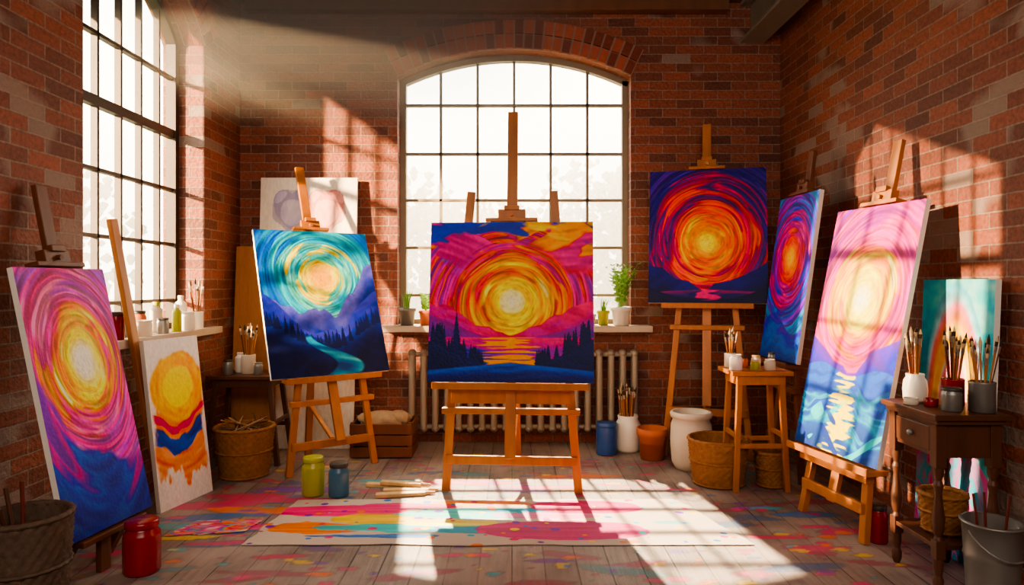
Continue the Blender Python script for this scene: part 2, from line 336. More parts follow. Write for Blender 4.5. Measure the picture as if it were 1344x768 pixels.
def p_white(u,v,a):
    img=np.ones(u.shape+(3,))*hx('#f4efe8'); n=fbm(u*4,v*4,71,3); f2=fbm(u*9,v*9,75,3)
    dx=(u-.52)*a*1.2; dy=v-.70; R=np.hypot(dx,dy); TH=np.arctan2(dy,dx)/(2*pi)+.5; s=vn(R*40,TH*16,72,16)
    band=sst(.12,.17,v+.24*(f2-.5)-.02)*sst(.97,.90,u+.14*(f2-.5))*sst(.03,.10,u+.14*(f2-.5))
    img=over(img,band*sst(.72,.60,v-.15*(u-.5)+.3*(f2-.5))*.95,ramp(s,[(.1,'#e8502a'),(.5,'#f58a3a'),(.9,'#f8b890')]))
    h=.32+.22*np.abs(u-.45)+.04*vn(u*6,u*0,73); m=np.exp(-((v-h)/.06)**2)*(.6+.8*f2); img=over(img,sst(.4,.6,m)*band,ramp(s,[(0,'#1c2c88'),(1,'#4a68d0')]))
    m=np.exp(-((v-h-.1)/.03)**2)*(.6+.8*f2); img=over(img,sst(.4,.6,m)*band,hx('#d83a6a'))
    r=np.hypot((u-.52)*a,v-.70)+.05*(n-.5)+.02*(f2-.5); img=over(img,sst(.225,.20,r),ramp(s,[(0,'#f5981a'),(1,'#ffd838')])); img=over(img,sst(.14,.12,r),hx('#ffec50'))
    return img
def p_hearts(u,v,a):
    img=np.ones(u.shape+(3,))*hx('#e8e0d4'); n=fbm(u*6,v*6*2.7,81,3)
    for cx,c in ((.33,'#a8a0c8'),(.68,'#dc908c')):
        x=(u-cx)*6.0; y=(v-.86)*6.0*2.75/1.15-.1
        q=(x*x+y*y-1)**3-x*x*y**3; img=over(img,(q<0)*(.35+.6*n),hx(c)); img=over(img,((np.abs(q)<.12))*.5,hx(c)*.8)
    return img
def p_teal(u,v,a):
    img=ramp(fbm(u*3,v*4,91,3)+.3*(vn(u*6,v*40,92)-.5),[(.2,'#2a98c0'),(.5,'#58c4d0'),(.8,'#98dcd8')])
    r=np.hypot((u-.5)*.75,(v-.52)*.72)+.035*(fbm(u*5,v*5,93,3)-.5)
    img=over(img,sst(.335,.32,r),ramp(r,[(0,'#ffe890'),(.06,'#ffd070'),(.085,'#f8b050'),(.10,'#f088a8'),(.14,'#f8a0b8'),(.155,'#fff0d0'),(.18,'#f6c060'),(.22,'#f6d070'),(.24,'#f0a070'),(.27,'#e890a0'),(.29,'#a8d8e8'),(.32,'#6ab8d0')])*(1+.3*(vn(u*8,v*30,96)-.5))[...,None])
    img=water(img,u,v,.4+.1*np.sin(u*4),[(0,'#d870a8'),(.4,'#50b8d0'),(.7,'#e85a98'),(1,'#2a90c0')],94,warp=.4,amp=.9)
    return img
def p_board(u,v,a): return np.ones(u.shape+(3,))*hx('#a87c58')*(1+.1*(fbm(u*20,v*4,99,3)-.5))[...,None]

M_paint=bpy.data.materials.new('oil_paint'); N=NT(M_paint)
at=N.new('ShaderNodeAttribute',_attribute_name='Col'); hs=N.new('ShaderNodeHueSaturation',Saturation=1.15); N.c(at.outputs['Color'],hs.inputs['Color']); N.c(hs.outputs[0],N.b.inputs['Base Color']); N.b.inputs['Roughness'].default_value=.5
N.b.inputs['Specular IOR Level'].default_value=.3
tc=N.new('ShaderNodeTexCoord'); nz=N.new('ShaderNodeTexNoise',Scale=60.0,Detail=4.0); N.c(tc.outputs['Object'],nz.inputs['Vector'])
bw=N.new('ShaderNodeRGBToBW'); N.c(at.outputs['Color'],bw.inputs[0]); ma=N.new('ShaderNodeMath',_operation='MULTIPLY_ADD'); N.c(bw.outputs[0],ma.inputs[0]); ma.inputs[1].default_value=1.6; N.c(nz.outputs[0],ma.inputs[2])
bp=N.new('ShaderNodeBump',Strength=.45,Distance=.005); N.c(ma.outputs[0],bp.inputs['Height']); N.c(bp.outputs[0],N.b.inputs['Normal'])
def canvas(name,B,yaw,lean,W,H,fn,n=230,th=.028,m_side=None):
    ps,la=math.radians(yaw),math.radians(lean)
    u3=np.array([math.cos(ps),math.sin(ps),0]); v3=np.array([-math.sin(la)*math.sin(ps),math.sin(la)*math.cos(ps),math.cos(la)])
    nx=max(60,int(n*min(1,W/H))); ny=max(60,int(n*min(1.6,H/W)) if H>W else n)
    if nx<n*.6: nx=int(n*.6)
    u,v=np.meshgrid(np.linspace(0,1,nx),np.linspace(0,1,ny))
    P=np.array(B)+((u-.5)*W)[...,None]*u3+(v*H)[...,None]*v3
    img=finish(fn(u,v,W/H),u,v,3)
    V=P.reshape(-1,3); i=np.arange(nx*ny).reshape(ny,nx)
    F=np.stack([i[:-1,:-1],i[:-1,1:],i[1:,1:],i[1:,:-1]],-1).reshape(-1,4).tolist(); nf=len(F)
    k=len(V); cs=[np.array(B)+s*W/2*u3+t*H*v3 for s,t in ((-1,0),(1,0),(1,1),(-1,1))]
    V=V.tolist()+[c.tolist() for c in cs]+[(c-np.cross(u3,v3)*th).tolist() for c in cs]
    F+=[[k,k+4,k+5,k+1],[k+1,k+5,k+6,k+2],[k+2,k+6,k+7,k+3],[k+3,k+7,k+4,k],[k+4,k+7,k+6,k+5]]
    me=bpy.data.meshes.new(name); me.from_pydata(V,[],F); me.materials.append(M_paint); me.materials.append(m_side or M_white)
    me.polygons.foreach_set('material_index',[0]*nf+[1]*5)
    ca=me.color_attributes.new('Col','FLOAT_COLOR','POINT'); C=np.ones((len(V),4)); C[:k,:3]=lin(np.clip(img.reshape(-1,3),0,1))
    ca.data.foreach_set('color',C.ravel()); me.update()
    return link(bpy.data.objects.new(name,me))
C1=((-.012,4.12,.702),-4.1,7.3,1.008,.987)
C2=((-1.240,4.75,.664),36.4,22.9,.854,1.110)
C3=((1.456,5.10,1.152),-16,11.1,.865,1.050)
C4=((1.804,4.65,.782),-87.8,7.9,.584,1.131)
C5=((1.710,3.65,.392),-78.8,12.1,.661,1.359)
C7=((-1.80,3.09,.21),82,13,.52,1.19)
C8=((-1.93,4.07,0),76,7,.44,.98)
canvas('sunset_lake_painting',*C1,p_center,360)
canvas('mountain_night_painting',*C2,p_blue,260)
canvas('red_vortex_painting',*C3,p_red,260)
canvas('purple_swirl_painting',*C4,p_narrow)
canvas('pink_sunrise_painting',*C5,p_big,320)
canvas('magenta_sun_painting',*C7,p_leftbig,320)
canvas('unfinished_sun_painting',*C8,p_white)
canvas('rainbow_arch_painting',(2.08,3.27,0),-88,2.3,.5,1.32,p_teal)
canvas('heart_sketch_canvas',(-1.64,5.37,0),0,4,.78,2.16,p_hearts)
canvas('cardboard_sheet',(-2.02,5.29,0),0,5,.34,1.6,p_board,60,.012,M_cardb)

# ------------------------------------------------------------- easels
def easel(name,C,tray=None,foot=None,foot_b=0,mast=2.3,rear=.5,posts=None,m=0,w=.045,panel=False,cross=.3,clamp=.16,simple=None):
    B,yaw,lean,W,H=C; zl=B[2]-.012; tl=math.tan(math.radians(lean)); b=MB()
    tray=tray or W*.8; foot=foot or W*.75; bo=.035/math.cos(math.radians(lean))+.02
    pl=lambda z:(z-B[2])*tl+bo
    X=(1,0,0)
    z0=max(.08,zl*.35); mt=pl(mast)
    if simple: b.beam((0,pl(zl)+.0,0),(0,pl(zl)+.001,zl),.065,.028,0,X); z0=zl; mt=simple
    b.beam((0,pl(z0)+.0,z0),(0,mt,mast),.065,.028,0,X)
    zt=posts[1] if posts else zl+H*.55; xt=posts[0] if posts else tray*.22
    for s in (-1,1):
        xk=foot/2+(xt-foot/2)*(zl/zt)
        b.beam((s*foot/2,foot_b+bo,0),(s*xk,pl(zl),zl),w,.035,0,X)
        b.beam((s*xk,pl(zl)+.001,zl),(s*xt,pl(zt)+.001,zt),w,.033,0,X)
    zc=zl*cross; fy=lambda z:(foot_b+bo)+(pl(zl)-foot_b-bo)*z/zl
    xk=lambda z:foot/2+(xt-foot/2)*(z/zt)
    if not simple:
        b.beam((-xk(zc)-.01,fy(zc)-.025,zc),(xk(zc)+.01,fy(zc)-.025,zc),.055,.022,0,(0,0,1))
        zc2=zl-.17 if zl>.5 else zl-.06
        b.beam((-xk(zc2)-.05,fy(zc2)-.028,zc2),(xk(zc2)+.05,fy(zc2)-.028,zc2),.035,.05,0,(0,0,1))
        b.box((0,.012,zl-.0125),(tray,.12,.025)); b.box((0,-.048,zl-.005),(tray,.014,.04)); 
    else:
        b.box((0,.02,zl-.0125),(tray,.07,.025))
    if panel: b.box((0,.055,zl-.075),(tray*.78,.025,.10))
    zt2=B[2]+H*math.cos(math.radians(lean)); y=pl(zt2)
    R=Matrix.Rotation(-math.radians(lean),3,'X')
    b.box((0,y-.03,zt2+.012),(clamp*1.7,.07,.022),0,R); b.box((0,y-.015,zt2+.05),(clamp*.9,.05,.06),0,R); b.box((0,y-.03,zt2+.09),(clamp*.5,.03,.03),0,R)
    b.cyl((0,y-.06,zt2+.05),(0,y+.04,zt2+.05),.012,seg=10)
    if rear:
        zr=min(mast-.1,zl+H*.62); b.beam((0,pl(zr)+.03,zr),(0,pl(zr)*0+bo+rear,0),.05,.03,0,X)
        zs=zl*.6; t=1-zs/zr; yr=(pl(zr)+.03)*(1-t)+(bo+rear)*t; b.beam((0,fy(zc)+.0,zs*.55),(0,yr,zs),.03,.02,0,X)
    ps=math.radians(yaw); M=Matrix.Translation((B[0],B[1],0))@Matrix.Rotation(ps,4,'Z')
    return b.obj(name,[m or M_oak],.004,M)
easel('studio_easel',C1,tray=.94,foot=.83,foot_b=.09,mast=2.40,rear=.75,posts=(.26,1.88),panel=True,clamp=.19,w=.052)
easel('studio_easel',C2,tray=.68,foot=.62,foot_b=-.05,mast=2.2,rear=.45)
easel('studio_easel',C3,tray=.66,foot=.62,foot_b=-.08,mast=2.56,rear=.3)
easel('studio_easel',C4,tray=.5,foot=.5,foot_b=.0,mast=2.2,rear=0,m=M_oakd)
easel('studio_easel',C5,tray=.66,foot=.5,foot_b=-.06,mast=2.08,rear=0,cross=.45)
easel('studio_easel',C7,tray=.4,foot=.34,foot_b=.12,mast=1.75,rear=0,m=M_oakd,simple=.385)
b=MB(); b.beam((-2.03,3.98,.01),(-2.24,3.82,1.66),.07,.028,0,(0,1,0)); b.obj('wooden_plank',[M_oak],.004)

# ------------------------------------------------------------- small things
def jar(name,x,y,z,r,h,m,lid=None,neck=.82,seg=32):
    b=MB(); b.lathe([(.001,0),(r*.92,0),(r,h*.05),(r,h*.70),(r*.97,h*.76),(r*neck,h*.83),(r*neck,h*.9),(r*neck*.93,h*.9),(r*neck*.93,h*.8),(.001,h*.78)],(x,y,z),seg,0)
    if lid: b.lathe([(r*neck*.9,h*.87),(r*neck*1.08,h*.87),(r*neck*1.1,h*.89),(r*neck*1.1,h*.98),(r*neck*1.02,h),(.001,h)],(x,y,z),seg,1)
    else: b.lathe([(r*neck,h*.88),(r*neck*1.08,h*.9),(r*neck*1.08,h*.96),(r*neck,h*.98),(r*neck*.9,h*.96),(r*neck*.9,h*.85)],(x,y,z),seg,0)
    return b.obj(name,[m,lid or m])
def brushes(b,x,y,z,r,h,n,L0,L1,m0,spread=.9,seed=1):
    rs=random.Random(seed)
    for i in range(n):
        a=rs.random()*2*pi; q=math.sqrt(rs.random())*r*spread; p=Vector((x+math.cos(a)*q*.4,y+math.sin(a)*q*.4,z+.02)); Ln=rs.uniform(L0,L1)
        e=Vector((x+math.cos(a)*q*.95,y+math.sin(a)*q*.95,z+h)); d=(e-p).normalized(); rr=rs.uniform(.003,.0055)
        t=p+d*Ln; b.cyl(p,t,rr*.6,rr,6,m0+rs.choice([0,0,1])); b.cyl(t,t+d*.03,rr*1.15,rr*1.3,8,m0+2)
        b.cyl(t+d*.03,t+d*.05,rr*1.3,rr*1.5,8,m0+rs.choice([3,4])); b.cyl(t+d*.05,t+d*.072,rr*1.5,rr*.3,8,m0+rs.choice([3,4]))
def brushpot(name,x,y,z,r,h,m,n=14,L0=.2,L1=.3,seed=1,shape='cyl'):
    b=MB()
    if shape=='cyl': pr=[(.001,0),(r*.9,0),(r,h*.04),(r,h*.92),(r*1.03,h*.97),(r*1.0,h),(r*.9,h),(r*.88,h*.1),(.001,h*.08)]
    else: pr=[(.001,0),(r*.78,0),(r*.95,h*.1),(r,h*.45),(r*.92,h*.75),(r*.72,h*.88),(r*.76,h*.97),(r*.72,h),(r*.64,h*.98),(r*.64,h*.8),(r*.85,h*.4),(.001,h*.08)]
    b.lathe(pr,(x,y,z),32,0); brushes(b,x,y,z,r*(.85 if shape=='cyl' else .7),h,n,L0,L1,1,seed=seed)
    return b.obj(name,[m]+BR)
def basket(name,x,y,z,r0,r1,h,m,n=22,stuff=None):
    b=MB(); rows=26; seg=n*4
    fn=lambda t,k,r:.006*(1 if (k//2)%2 else -1)*math.cos(n*t)*(1 if r>.03 else 0)
    prof=[(r0+(r1-r0)*(k/rows)**.8+.006*(k%2),h*k/rows) for k in range(rows+1)]
    b.lathe([(.001,0),(r0*.95,0)]+prof,(x,y,z),seg,0,fn)
    b.lathe([(r0*.9,h*.06),(r1*.93,h)],(x,y,z),seg,0); b.lathe([(.001,h*.06),(r0*.9,h*.06)],(x,y,z),seg,0)
    tor=[(r1+.012*math.cos(a),h+.012*math.sin(a)) for a in [2*pi*i/8 for i in range(9)]]
    b.lathe(tor,(x,y,z),seg,0,lambda t,k,r:.003*math.sin(t*n))
    for zz in (.0,.5): 
        rr=r0+(r1-r0)*zz**.8+.006; b.lathe([(rr+.009*math.cos(a),h*zz+.012+.009*math.sin(a)) for a in [2*pi*i/6 for i in range(7)]],(x,y,z),seg,0,lambda t,k,r:.003*math.sin(t*n))
    mats=[m]+BR+[M_cloth,M_dark]
    rs=random.Random(int(x*100))
    if stuff=='twigs':
        for i in range(26):
            a=rs.random()*2*pi; c=a+rs.uniform(1.8,4)
            p0=Vector((x+math.cos(a)*r1*.85,y+math.sin(a)*r1*.85,z+h*.85)); p1=Vector((x+math.cos(c)*r1*.8,y+math.sin(c)*r1*.8,z+h*rs.uniform(.9,1.22)))
            b.cyl(p0,p1,.006,.004,6,rs.choice([6,7,7,0]))
    if stuff=='rags':
        b.ball((x,y,z+h*.82),r1*.8,7,20,9,(1,1,.3))
        for dx,dy in ((-.09,.02),(-.06,-.05),(-.11,-.03),(-.04,.04)):
            b.cyl((x+dx*.3,y+dy*.3,z+h*.5),(x+dx,y+dy,z+h*1.2+dy),.006,.009,8,rs.choice([2,7,7]))
    return b.obj(name,mats)
def bucket(name,x,y,r0,r1,h,m):
    b=MB(); b.lathe([(.001,0),(r0,0),(r0+(r1-r0)*.1,h*.1),(r0+(r1-r0)*.12,h*.12),(r0+(r1-r0)*.6,h*.6),(r0+(r1-r0)*.62+.004,h*.62),(r0+(r1-r0)*.66,h*.66),(r1,h*.97),(r1+.008,h*.98),(r1+.008,h),(r1-.006,h),(r0*.95,.02),(.001,.02)],(x,y,0),40,0)
    pts=[(x-(r1+.01)*math.cos(a),y-(.03+.10*math.sin(a)),h*.93-.09*math.sin(a)) for a in [pi*i/12 for i in range(13)]]
    for p,q in zip(pts,pts[1:]): b.cyl(p,q,.004,seg=6,m=1)
    for dx,dy in ((-.03,.02),(.03,-.01),(.0,.04)): b.cyl((x+dx*.5,y+dy*.5,.05),(x+dx*2,y+dy*1.2,h+.1),.006,.005,8,2)
    return b,[m,M_gray,M_handle2]
jar('yellow_paint_jar',-1.223,4.2,0,.068,.235,M_yel,M_yel)
jar('blue_paint_jar',-1.06,4.18,0,.062,.205,M_teal,M_darklid)
jar('red_paint_jar',-1.67,3.08,0,.078,.235,M_red,M_red)
jar('red_paint_jar',1.84,3.43,0,.045,.19,M_red,M_darklid)
b=MB()
for i,(x,y,a,l,z) in enumerate([(-.80,4.36,-6,.26,.0),(-.66,4.25,4,.28,.0),(-.68,4.17,10,.30,.0),(-.70,4.32,-10,.27,.022)]):
    R=Matrix.Rotation(math.radians(a),3,'Z'); b.box((x,y,z+.012),(l,.05,.022),0,R); b.cyl(R@Vector((l/2,0,0))+Vector((x,y,z+.012)),R@Vector((l/2+.06,0,0))+Vector((x,y,z+.012)),.014,.008,8)
b.obj('wooden_paddles',[M_pale],.003)
basket('dark_wicker_basket',-1.89,2.65,0,.13,.155,.40,M_wickd,stuff='rags')
basket('wicker_basket',-1.81,4.62,0,.145,.19,.33,M_wick,stuff='twigs')
basket('wicker_basket',1.34,4.44,0,.15,.185,.29,M_wick)
basket('wicker_basket',1.66,4.38,0,.075,.095,.22,M_wick,16)
brushpot('brush_crock',.90,5.3,0,.105,.28,M_cer,26,.36,.44,3,'crock')
jar('blue_paint_jar',.72,5.2,0,.08,.245,M_blue,M_blue,.9)
b=MB(); b.lathe([(.001,0),(.085,0),(.1,.17),(.112,.18),(.114,.23),(.102,.23),(.09,.02),(.001,.02)],(1.04,5.06,0),32); b.obj('terracotta_pot',[M_terra])
b=MB(); b.lathe([(.001,0),(.11,0),(.135,.05),(.145,.2),(.14,.31),(.125,.35),(.14,.36),(.148,.385),(.138,.4),(.118,.4),(.12,.34),(.12,.05),(.001,.04)],(1.26,4.80,0),40); b.obj('stoneware_crock',[M_cream])
b=MB()
cx,cy=-.97,5.2
for k in range(3):
    z=.05+k*.085
    for s in (-1,1): b.box((cx,cy+s*.15,z),(.46,.015,.075)); b.box((cx+s*.225,cy,z),(.015,.3,.075))
for sx in (-1,1):
    for sy in (-1,1): b.box((cx+sx*.212,cy+sy*.137,.14),(.03,.03,.26))
b.box((cx,cy,.02),(.44,.29,.02)); b.obj('wooden_crate',[M_oakd],.003)
b=MB(); 
def lump(c,r,sc,sd): b.lathe([(max(1e-4,math.sin(pi*k/14))*r,-math.cos(pi*k/14)*r*sc[2]) for k in range(15)],c,36,0,lambda t,k,rr:r*math.sin(pi*k/14)*(.10*math.sin(5*t+k*.7+sd)+.07*math.sin(11*t-k+sd)+.04*math.sin(19*t+2*k)),sc[0],sc[1])
lump((cx-.02,cy,.26),.13,(1.25,.85,.55),1); lump((cx+.1,cy+.02,.27),.085,(1.1,1,.7),2); lump((cx-.12,cy-.02,.28),.07,(1.1,1,.6),3); b.obj('burlap_sack',[M_cloth])
def splay_table(name,cx,cy,w,d,h,sp,m,yaw=0,shelf=True,th=.028):
    b=MB(); b.box((0,0,h-th/2),(w,d,th)); b.box((0,0,h-th-.03),(w*.8,d*.8,.06))
    for sx in (-1,1):
        for sy in (-1,1):
            b.beam((sx*(w/2-.06),sy*(d/2-.05),h-th),(sx*(w/2-.06+sp),sy*(d/2-.05+sp*.6),0),.034,.034)
    if shelf:
        z=h*.38; q=sp*(1-z/h)
        for sy in (-1,1): b.box((0,sy*(d/2-.05+q*.6),z),(w-.12+2*q,.02,.03))
        for sx in (-1,1): b.box((sx*(w/2-.06+q),0,z+.06),(.02,d-.1+q*1.2,.03))
    return b.obj(name,[m],.004,Matrix.Translation((cx,cy,0))@Matrix.Rotation(math.radians(yaw),4,'Z'))
splay_table('side_table',-1.93,5.02,.5,.34,.64,.07,M_dark)
splay_table('painters_side_table',1.55,4.36,.38,.3,.755,.03,M_oak)
jar('glass_paint_jar',-2.05,4.93,.64,.035,.11,M_gray,M_darklid); jar('white_bottle',-2.02,5.07,.64,.035,.15,M_cer,None,.6)
brushpot('brush_cup',-1.93,5.0,.64,.05,.14,M_cream,22,.22,.28,5)
jar('glass_paint_jar',-1.83,4.93,.64,.03,.09,M_gray); jar('paint_pot',-1.76,5.04,.64,.035,.08,M_cream)
for x,y,r,h,mm,l in ((1.41,4.30,.04,.1,M_cer,None),(1.50,4.43,.03,.07,M_terra,M_darklid),(1.53,4.30,.028,.06,M_yel,M_pale),(1.58,4.42,.03,.08,M_cream,M_pale),(1.62,4.29,.035,.07,M_cream,None),(1.68,4.42,.025,.1,M_gray,M_darklid)):
    jar('paint_pot',x,y,.755,r,h,mm,l)
brushpot('brush_jar',1.42,4.45,.755,.035,.09,M_cer,9,.14,.18,9)
zs=.98
for i,(x,y,r,h,mm,l,nk) in enumerate(((-2.24,3.86,.045,.16,M_red,M_darklid,.9),(-2.32,4.02,.05,.12,M_gray,None,.95),(-2.22,4.12,.045,.1,M_cream,None,.95),(-2.32,4.25,.04,.15,M_terra,M_darklid,.8),(-2.22,4.34,.035,.1,M_gray,M_darklid,.9),(-2.32,4.45,.04,.2,M_cream,M_yel,.5),(-2.22,4.52,.03,.18,M_yel,M_cer,.5),(-2.22,4.66,.05,.13,M_cer,None,.9),(-2.32,4.78,.04,.24,M_cer,None,.45))):
    jar('paint_tin' if nk>.6 else 'paint_bottle',x,y,zs,r,h,mm,l,nk)
brushpot('brush_jar',-2.24,4.86,zs,.04,.12,M_cer,12,.2,.28,12)
def plant(name,x,y,z,r,h,m,hl,n,seed,broad=False):
    b=MB(); rs=random.Random(seed)
    b.lathe([(.001,0),(r*.75,0),(r*.92,h*.8),(r*1.05,h*.82),(r*1.05,h),(r*.92,h),(r*.88,h*.9),(.001,h*.88)],(x,y,z),28,0); b.lathe([(r*.88,h*.9),(.001,h*.92)],(x,y,z),28,1)
    for i in range(n):
        a=rs.random()*2*pi; d=Vector((math.cos(a),math.sin(a),0)); le=hl*rs.uniform(.6,1); sp=rs.uniform(.15,.55)*le*.7; q=rs.random()*r*.5
        if d.y>0: sp*=.35
        pts=[Vector((x,y,z+h*.9))+d*(q+sp*t*t)+Vector((0,0,le*(t-.18*t*t))) for t in (0,.2,.4,.6,.8,1)]
        side=Vector((-d.y,d.x,0))
        if not broad: b.strip(pts,[.006,.008,.008,.007,.005,.001],side,2)
        else:
            b.strip(pts,[.003]*6,side,2)
            for k in range(1,6):
                for s in (-1,1):
                    p=pts[k]; dd=(side*s+d*.4+Vector((0,0,.5))).normalized(); ll=.035*rs.uniform(.7,1.2); b.strip([p,p+dd*ll*.5,p+dd*ll],[.003,.014,.001],d.cross(dd).normalized() if d.cross(dd).length>.1 else d,2)
    b.obj(name,[m,M_soil,M_leaf])
sz=.96
plant('potted_grass',-.85,5.53,sz,.07,.14,M_gray,.2,40,1); plant('potted_herb',-.70,5.54,sz,.055,.12,M_terra,.17,20,2,True)
plant('potted_leafy_plant',.88,5.52,sz,.08,.15,M_cer,.44,50,3,True); plant('potted_grass',.74,5.54,sz,.05,.12,M_yel,.16,24,4); plant('potted_grass',.64,5.53,sz,.04,.09,M_cream,.1,14,6)
b=MB(); x0,x1=-.80,.98; n=20
for i in range(n):
    x=x0+(x1-x0)*i/(n-1)
    for y in (5.44,5.52):
        b.cyl((x,y,.14),(x,y,.74),.024,seg=10); 
    for z in (.14,.74): b.lathe([(max(.001,.034*math.sin(pi*k/6)),-.075*math.cos(pi*k/6)) for k in range(7)],(x,5.48,z),10,0,R=Matrix.Rotation(pi/2,3,'X'))
for z in (.15,.73): b.cyl((x0,5.48,z),(x1,5.48,z),.02,seg=10)
for x in (x0,x1): b.box((x,5.48,.06),(.03,.1,.12))
b.cyl((x1,5.48,.15),(x1+.12,5.48,.15),.012,seg=8); b.cyl((x1+.12,5.48,.15),(x1+.12,5.48,0),.012,seg=8)
b.obj('cast_iron_radiator',[M_rad])
b=MB(); ax,bx_,ay,by=1.76,2.06,2.84,3.22; zt=.755; mx,my=(ax+bx_)/2,(ay+by)/2
b.box((mx,my,zt-.0125),(bx_-ax+.02,by-ay+.04,.025)); b.box((mx,my,zt-.035),(bx_-ax-.01,by-ay+.01,.02))
b.box((mx,my,zt-.115),(bx_-ax-.05,by-ay-.04,.145))
b.box((ax+.022,my,zt-.115),(.014,by-ay-.13,.105)); b.ball((ax+.006,my,zt-.115),.014,1,12,7)
tp=[(.012,0),(.02,.02),(.022,.05),(.014,.07),(.02,.1),(.02,.14),(.02,.22),(.013,.235),(.022,.26),(.026,.31),(.018,.37),(.014,.42),(.021,.45),(.013,.47),(.022,.5),(.022,.53)]
for x in (ax+.035,bx_-.035):
    for y in (ay+.035,by-.035):
        b.lathe(tp,(x,y,0),16); b.box((x,y,zt-.13),(.046,.046,.2)); b.box((x,y,.18),(.042,.042,.08))
b.box((mx,my,.19),(bx_-ax-.04,by-ay-.04,.02)); b.obj('antique_side_table',[M_dark,M_gray],.003)
brushpot('brush_jar',1.86,3.15,zt,.052,.13,M_cer,14,.2,.26,21,'crock')
brushpot('brush_jar',1.97,3.05,zt,.045,.12,M_red,14,.2,.27,22)
brushpot('brush_jar',1.99,2.89,zt,.05,.13,M_gray,12,.18,.24,23)
jar('glass_paint_jar',1.88,2.92,zt,.04,.1,M_gray,M_darklid,.9); jar('paint_pot',1.86,3.03,zt,.028,.035,M_red,None,.95); jar('paint_pot',1.80,3.08,zt,.03,.03,M_cream,None,.95)
basket('wicker_basket',1.91,3.03,.2,.07,.09,.17,M_wick,14)
b,mm=bucket('bucket',1.90,2.70,.085,.105,.36,M_gray); b.obj('metal_bucket',mm)
# ------------------------------------------------------------- floor
nx,ny=300,520; X,Y=np.meshgrid(np.linspace(XL-.3,XR+.3,nx),np.linspace(YF-.3,YB+.3,ny))
col=np.zeros((ny,nx,3)); al=np.zeros((ny,nx)); rs=np.random.RandomState(4)
xs=X[0]; ys=Y[:,0]
def splat(cx,cy,rx,ry,rot,c,seed,a=1):
    R=max(rx,ry)*1.9; i0,i1=np.searchsorted(xs,[cx-R,cx+R]); j0,j1=np.searchsorted(ys,[cy-R,cy+R]); s=(slice(j0,j1),slice(i0,i1)); X_,Y_=X[s],Y[s]
    if X_.size==0: return
    c_,s_=math.cos(rot),math.sin(rot); dx=(X_-cx)*c_+(Y_-cy)*s_; dy=-(X_-cx)*s_+(Y_-cy)*c_
    r=np.hypot(dx/rx,dy/ry)+1.1*(fbm(X_*6,Y_*16,seed,4)-.5); m=sst(1.05,.9,r)*a
    col[s]=over(col[s],m,hx(c)); al[s]=np.maximum(al[s],m)
PC=['#e0307a','#d8286a','#2a78c0','#f07a2a','#38b0c0','#f0c83a','#7a3ab0']
for i in range(60): splat(rs.uniform(-2.0,2.0),rs.uniform(2.95,5.0),rs.uniform(.08,.24),rs.uniform(.02,.05),rs.uniform(-.3,.3),PC[rs.choice([0,1,0,6,2,4])],2000+7*i,.7)
for i,(cx,cy,rx,ry,ro,c) in enumerate([(-1.75,4.0,.34,.08,.1,0),(-1.5,4.15,.36,.08,-.1,1),(-1.65,3.80,.34,.06,.2,2),(-1.45,3.92,.26,.06,0,3),(-1.75,3.66,.25,.05,.1,4),(-1.5,3.62,.28,.06,.15,0),(-1.6,3.5,.2,.03,.1,5),(-1.35,4.3,.3,.06,0,6),(1.66,3.83,.18,.045,0,2),(1.78,3.58,.18,.05,.1,0),(1.45,3.95,.12,.03,0,4),(-.3,4.45,.4,.05,0,1),(.5,4.6,.3,.04,0,3),(1.35,3.5,.15,.03,0,1),(-1.9,3.3,.2,.04,.2,0),(1.1,4.3,.14,.03,0,0),(-.9,4.5,.3,.04,0,4),(-1.4,3.42,.22,.03,.1,1),(1.5,3.35,.2,.035,0,0),(.2,4.35,.3,.03,0,0),(-1.1,3.25,.15,.03,.1,1),(.2,3.2,.12,.02,0,6)]): splat(cx,cy,rx,ry,ro,PC[c],100+i*5,.9)
for i in range(640):
    rr=rs.uniform(.006,.035)**1.0; splat(rs.uniform(-2.1,2.1),rs.uniform(2.8,5.2),rr*rs.uniform(1,1.8),rr*.7,0,PC[rs.choice([0,1,0,2,3,4,5,6])],600+i,.9)
V=np.stack([X,Y,0*X],-1).reshape(-1,3); i=np.arange(nx*ny).reshape(ny,nx); F=np.stack([i[:-1,:-1],i[:-1,1:],i[1:,1:],i[1:,:-1]],-1).reshape(-1,4).tolist()
me=bpy.data.meshes.new('floor'); me.from_pydata(V.tolist(),[],F); ca=me.color_attributes.new('Col','FLOAT_COLOR','POINT'); C=np.ones((nx*ny,4)); C[:,:3]=lin(np.clip(col,0,1)).reshape(-1,3); C[:,3]=al.ravel(); ca.data.foreach_set('color',C.ravel())
m=bpy.data.materials.new('floor_boards'); N=NT(m); tc=N.new('ShaderNodeTexCoord'); mp=N.new('ShaderNodeMapping',Rotation=(0,0,pi/2)); N.c(tc.outputs['Object'],mp.inputs[0])
bk=N.new('ShaderNodeTexBrick',Scale=1.0,Mortar_Size=.004,Mortar_Smooth=.2,Bias=0.0,Brick_Width=1.7,Row_Height=.15); bk.offset=.37
bk.inputs['Color1'].default_value=L('#968880'); bk.inputs['Color2'].default_value=L('#7a6c66'); bk.inputs['Mortar'].default_value=L('#3d332f'); N.c(mp.outputs[0],bk.inputs['Vector'])
mp2=N.new('ShaderNodeMapping',Scale=(22,1.6,1)); N.c(tc.outputs['Object'],mp2.inputs[0]); g=N.new('ShaderNodeTexNoise',Scale=1.5,Detail=8.0,Roughness=.7); N.c(mp2.outputs[0],g.inputs['Vector'])
rg=N.new('ShaderNodeMapRange'); N.c(g.outputs[0],rg.inputs[0]); rg.inputs[1].default_value=.3;rg.inputs[2].default_value=.7;rg.inputs[3].default_value=.55;rg.inputs[4].default_value=1.22
